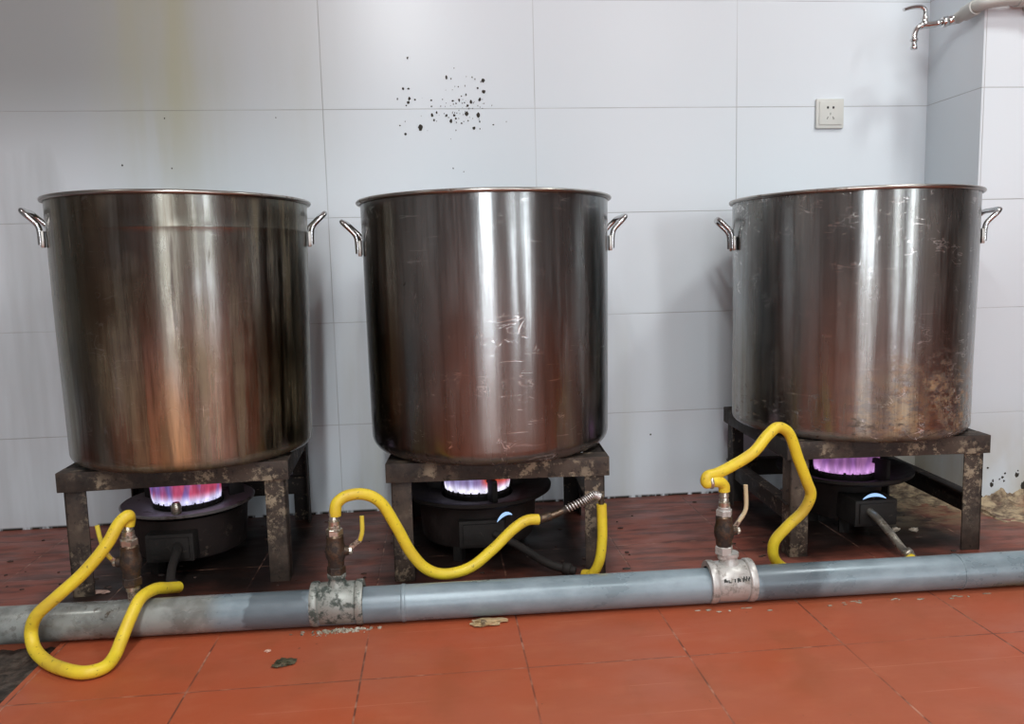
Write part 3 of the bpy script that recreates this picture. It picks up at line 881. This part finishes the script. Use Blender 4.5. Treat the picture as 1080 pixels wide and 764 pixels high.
# ------------------------------------------------------------------ grime and scraps
specks = [(0.242, 1.306, 2.5), (0.226, 1.222, 3), (0.241, 1.222, 3), (0.209, 1.194, 2), (0.243, 1.195, 4), (0.239, 1.184, 3), (0.258, 1.192, 2), (0.233, 1.176, 2), (0.349, 1.253, 3), (0.362, 1.249, 1.5), (0.304, 1.19, 2.5), (0.453, 1.244, 4), (0.437, 1.223, 3), (0.454, 1.213, 4), (0.442, 1.192, 3), (0.417, 1.185, 3), (0.403, 1.205, 2), (0.383, 1.19, 2.5), (0.365, 1.188, 2.5), (0.374, 1.181, 2), (0.407, 1.175, 2.5), (0.39, 1.201, 1.5), (0.382, 1.227, 1.5), (0.318, 1.156, 2.5), (0.305, 1.149, 3), (0.31, 1.135, 2), (0.346, 1.148, 2), (0.368, 1.148, 3), (0.358, 1.132, 3), (0.372, 1.139, 2), (0.388, 1.126, 2), (0.403, 1.152, 4), (0.407, 1.133, 2), (0.436, 1.148, 4), (0.44, 1.13, 2), (0.423, 1.112, 4), (0.44, 1.11, 1.5), (0.479, 1.121, 2), (0.213, 1.121, 2), (0.228, 1.097, 3), (0.271, 1.115, 5), (0.228, 1.132, 1), (0.339, 1.153, 1.5), (0.352, 1.142, 1.5), (0.336, 1.192, 1.5), (0.304, 1.173, 2), (0.43, 1.248, 1.5), (0.422, 1.253, 1.5), (0.398, 1.183, 1.5),
          (-.552, 1.02, 2), (-.42, 1.01, 1.5), (.36, 1.0, 1.5), (.935, .195, 2.2), (-.43, 1.145, 1.5), (-.13, 1.145, 1.5), (.39, .99, 1)]
bm = bmesh.new(); rnd = random.Random(3)
for i, (x, z, s) in enumerate(specks):
    k = s*.00105
    blob(bm, (x, -.0010, z), (k*rnd.uniform(.8, 1.3), .0006, k*rnd.uniform(.8, 1.7)), i, 2, .6, 2)
rnd2 = random.Random(9)
for i in range(60):
    x = rnd2.gauss(.39, .05); z = rnd2.gauss(1.165, .035); k = rnd2.uniform(.0006, .0014)
    blob(bm, (x, -.0009, z), (k, .0005, k*rnd2.uniform(1, 3)), i+80, 1, .5, 2)
tag(obj('grime_specks', bm, SPECK, None, 60), 'dark specks of grime splashed on the wall above the middle pot', 'grime', None, 'stuff')
bm = bmesh.new()
for i, (x, z, s) in enumerate([(1.859, .105, 4), (1.873, .055, 6), (1.877, .066, 4), (1.906, .075, 5), (1.911, .064, 3), (1.913, .086, 3), (1.95, .080, 6), (1.953, .092, 3), (1.97, .047, 8), (1.897, .070, 3)]):
    blob(bm, (x, -.2442, z), (s*.0008*rnd.uniform(.8, 1.3), .0012, s*.0009*rnd.uniform(.8, 1.6)), i, 2, .7, 2.5)
for i in range(5): blob(bm, (1.7928, -.13-.004*rnd.random(), .19+.012*i), (.001, .003*rnd.uniform(.6, 1.4), .006), i+30, 2, .6, 2)
tag(obj('mould_spots', bm, SPECK, None, 60), 'black mould spots low on the right wall beside the stand leg', 'grime', None, 'stuff')

# beige sludge heaped along the wall foot in the right corner
bm = bmesh.new()
nx, ny = 150, 60
gv = [[None]*(ny+1) for _ in range(nx+1)]
for i in range(nx+1):
    for j in range(ny+1):
        x = 1.44+.96*i/nx; v = j/ny
        back = .001 if x < 1.79 else -.242
        w = .25+.07*noise.noise(Vector((x*6, 0, 0)))
        if x < 1.79: w = (.10+.30*max(0, (x-1.50)/.3))*1.0 + .05*noise.noise(Vector((x*7, 4, 0)))
        y = back-w*v
        e = min(1, (x-1.44)/.15)
        hgt = (.030*e*(1-v)**1.4 if x < 1.79 else .030*(1-v)**2.4)
        n = noise.fractal(Vector((x*30, y*30, 1)), .7, 2.2, 5)
        gv[i][j] = bm.verts.new((x, y, max(-.003, hgt*(1+.5*n)+.004*n*e-.002*v*v-.001)))
for i in range(nx):
    for j in range(ny):
        bm.faces.new((gv[i][j], gv[i+1][j], gv[i+1][j+1], gv[i][j+1]))
g = G('beige_sludge')
n1 = g.noise(26, (1, 1.5, 1), det=6, rough=.7)
c = g.mix(g.ramp(n1, .35, .62), (.11, .070, .045), (.48, .37, .23))
c = g.mix(g.mul(g.ramp(g.x, 1.80, 1.60), .65), c, g.mix(g.ramp(n1, .5, .68), (.035, .022, .014), (.20, .17, .08)))
c = g.mix(g.mul(g.ramp(g.noise(9, off=(3, 0, 0)), .45, .6), g.ramp(g.y, -.25, -.36)), c, (.30, .12, .07))
g.set(Base_Color=c, Roughness=.6); g.bump(g.noise(90, det=4), .5, .003)
tag(obj('sludge', bm, g.m, None, 60), 'beige sludge caked along the foot of the wall in the right corner', 'grime', None, 'stuff')

def scrap(name, label, cat, c, s, mat, seed, n=1, grp=None):
    bm = bmesh.new(); rr = random.Random(seed)
    for k in range(n):
        blob(bm, (c[0]+(0 if k == 0 else rr.uniform(-s[0], s[0])), c[1]+(0 if k == 0 else rr.uniform(-s[1], s[1])), c[2]), tuple(q*(1 if k == 0 else rr.uniform(.4, .7)) for q in s), seed+k, 3, .7, 2.2)
    return tag(obj(name, bm, mat, None, 60), label, cat, grp)
BEIGE = mat_rust('beige_crumb', (.38, .26, .13), (.55, .42, .24), (.65, .56, .38), .6)
LEAF = mat_rust('dry_leaf', (.035, .035, .018), (.10, .085, .045), (.16, .13, .08), .4)
scrap('food_scrap', 'flat beige scrap against the front of the pipe below the middle pot', 'scrap', (.373, -.815, .005), (.028, .012, .006), BEIGE, 4, 5)
scrap('leaf_scrap', 'dark shrivelled leaf scrap on the red tiles below the left pot', 'scrap', (-.003, -.920, .003), (.016, .012, .0035), LEAF, 7, 5)
scrap('paper_scrap', 'small pinkish white scrap on the floor beside the left stand leg', 'scrap', (-.488, -.52, .003), (.020, .008, .003), mat_plain('pink_scrap', (.50, .33, .27), .7), 11, 2)
scrap('crumb', 'tiny pink crumb on the tiles left of the corroded tee', 'scrap', (-.045, -.868, .0015), (.006, .004, .002), mat_plain('pale_crumb', (.66, .40, .30), .7), 15, 1)
for i, (x, y, lab) in enumerate([(1.47, -.43, 'small pale flake under the right stand, farther from its front leg'), (1.515, -.44, 'small pale flake under the right stand, just left of its front leg')]):
    scrap('flake', lab, 'scrap', (x, y, .006), (.010, .007, .005), mat_plain('pale_flake', (.60, .52, .42), .5), 20+i, 2, 'pale flakes under the right stand')
bm = bmesh.new(); rnd = random.Random(21)
for k in range(26):
    x = rnd.uniform(.78, 1.52); y = pax(x).y-.037-abs(rnd.gauss(0, .006))
    blob(bm, (x, y, .0008), (rnd.uniform(.002, .009), rnd.uniform(.001, .003), .0012), k, 1)
tag(obj('white_crumbs', bm, SCALE, None, 60), 'thin line of white crumbs on the tiles along the right half of the pipe', 'debris', None, 'stuff')
bm = bmesh.new(); rnd = random.Random(22)
for k in range(170):
    x = rnd.uniform(-.85, 1.6); y = rnd.uniform(-.68, -.06)
    if x > .8 and rnd.random() < .4: continue
    s = rnd.uniform(.0015, .006)
    blob(bm, (x, y, s*.2), (s*rnd.uniform(.8, 2.2), s, s*.5), k, 1)
tag(obj('dirt_crumbs', bm, mat_rust('dark_crumbs', (.03, .02, .016), (.08, .045, .035), (.2, .12, .09), .4), None, 60), 'dark crumbs scattered over the dirty floor behind the pipe', 'debris', None, 'stuff')

# ------------------------------------------------------------------ lamps
def lamp(name, loc, energy, size, colr=(1, 1, 1), sy=None, rot=(0, 0, 0), shape='RECTANGLE'):
    L = bpy.data.lights.new(name, 'AREA'); L.shape = shape; L.size = size; L.size_y = sy or size
    L.energy = energy; L.color = colr
    o = bpy.data.objects.new(name, L); col.objects.link(o); o.location = loc; o.rotation_euler = rot
    return o
def fitting(label, x, y, w, d, s):
    t = thing('ceiling_light', label, 'lamp', (x, y, ZT), 0, 'ceiling lamps of the kitchen')
    bm = bmesh.new(); box(bm, -w/2-.02, w/2+.02, -d/2-.02, d/2+.02, -.05, 0, .004); obj('housing', bm, UPPIPE, t)
    bm = bmesh.new(); box(bm, -w/2, w/2, -d/2, d/2, -.058, -.051, .002); obj('diffuser', bm, mat_emit('lamp_glow', (1, .99, .96), s), t)
fitting('ceiling lamp over the right front of the stove row', 1.98, -1.12, .34, .34, 4)
lamp('key_lamp', (1.98, -1.12, ZT-.07), 20, .30, (.97, 1, .98))
fitting('ceiling lamp over the left front of the stove row', -1.5, -1.5, .25, .25, 2)
lamp('left_lamp', (-1.5, -1.5, ZT-.07), 6, .24, (1, .98, .92))
fitting('long ceiling panel added over the aisle as fill light', 1.0, -2.3, 1.3, .5, 2)
lamp('added_fill_panel', (1.0, -2.3, ZT-.07), 12, 1.3, (.96, .99, 1), .5)  # unseen panel, added to lift the ambient level
fitting('long tube lamp added down the middle of the kitchen as fill light', .12, -3.7, .16, 3.6, 5)
lamp('added_fill_tube', (.12, -3.7, ZT-.07), 92, .14, (.95, .98, 1), 3.6)  # unseen lamp drawn out lengthwise to brighten the gap between pots
for x, y, e in ((1.87, -3.7, 9), (2.1, -5.2, 12), (4.4, -5.4, 16)):
    fitting('ceiling lamp further back in the kitchen', x, y, .22, .5, 6)
    lamp('back_lamp', (x, y, ZT-.07), e, .20, (.96, .98, 1), .5)
# area lamps standing in for daylight in the added openings opposite
for (a, b), e in zip(OPEN, (28, 35, 30, 54)):
    lamp('opening_strip_lamp', ((a+b)/2, YF-.05, (wz0+wz1)/2), e, b-a, (.90, .95, 1), wz1-wz0, (R(90), 0, 0))
w = bpy.data.worlds.new('World'); scn.world = w; w.use_nodes = True
w.node_tree.nodes['Background'].inputs[0].default_value = (.75, .85, 1, 1); w.node_tree.nodes['Background'].inputs[1].default_value = .6

# ------------------------------------------------------------------ camera
cam = bpy.data.cameras.new('camera'); co = bpy.data.objects.new('camera', cam); col.objects.link(co)
cam.sensor_fit = 'HORIZONTAL'; cam.sensor_width = 36; cam.lens = 838.9/1080*36
r = Vector((0.99486847, -0.09795543, -0.02532694)); u = Vector((0.03631396, 0.11206137, 0.99303753)); f = Vector((0.09443524, 0.98886146, -0.11504348))
M = Matrix((r, u, -f)).transposed().to_4x4(); M.translation = Vector((.2919, -2.3394, .7057))
co.matrix_world = M
cam.clip_start = .02
scn.camera = co
vs = scn.view_settings
vs.view_transform = 'Standard'; vs.look = 'None'; vs.gamma = 1; vs.exposure = -0.20; vs.use_curve_mapping = False
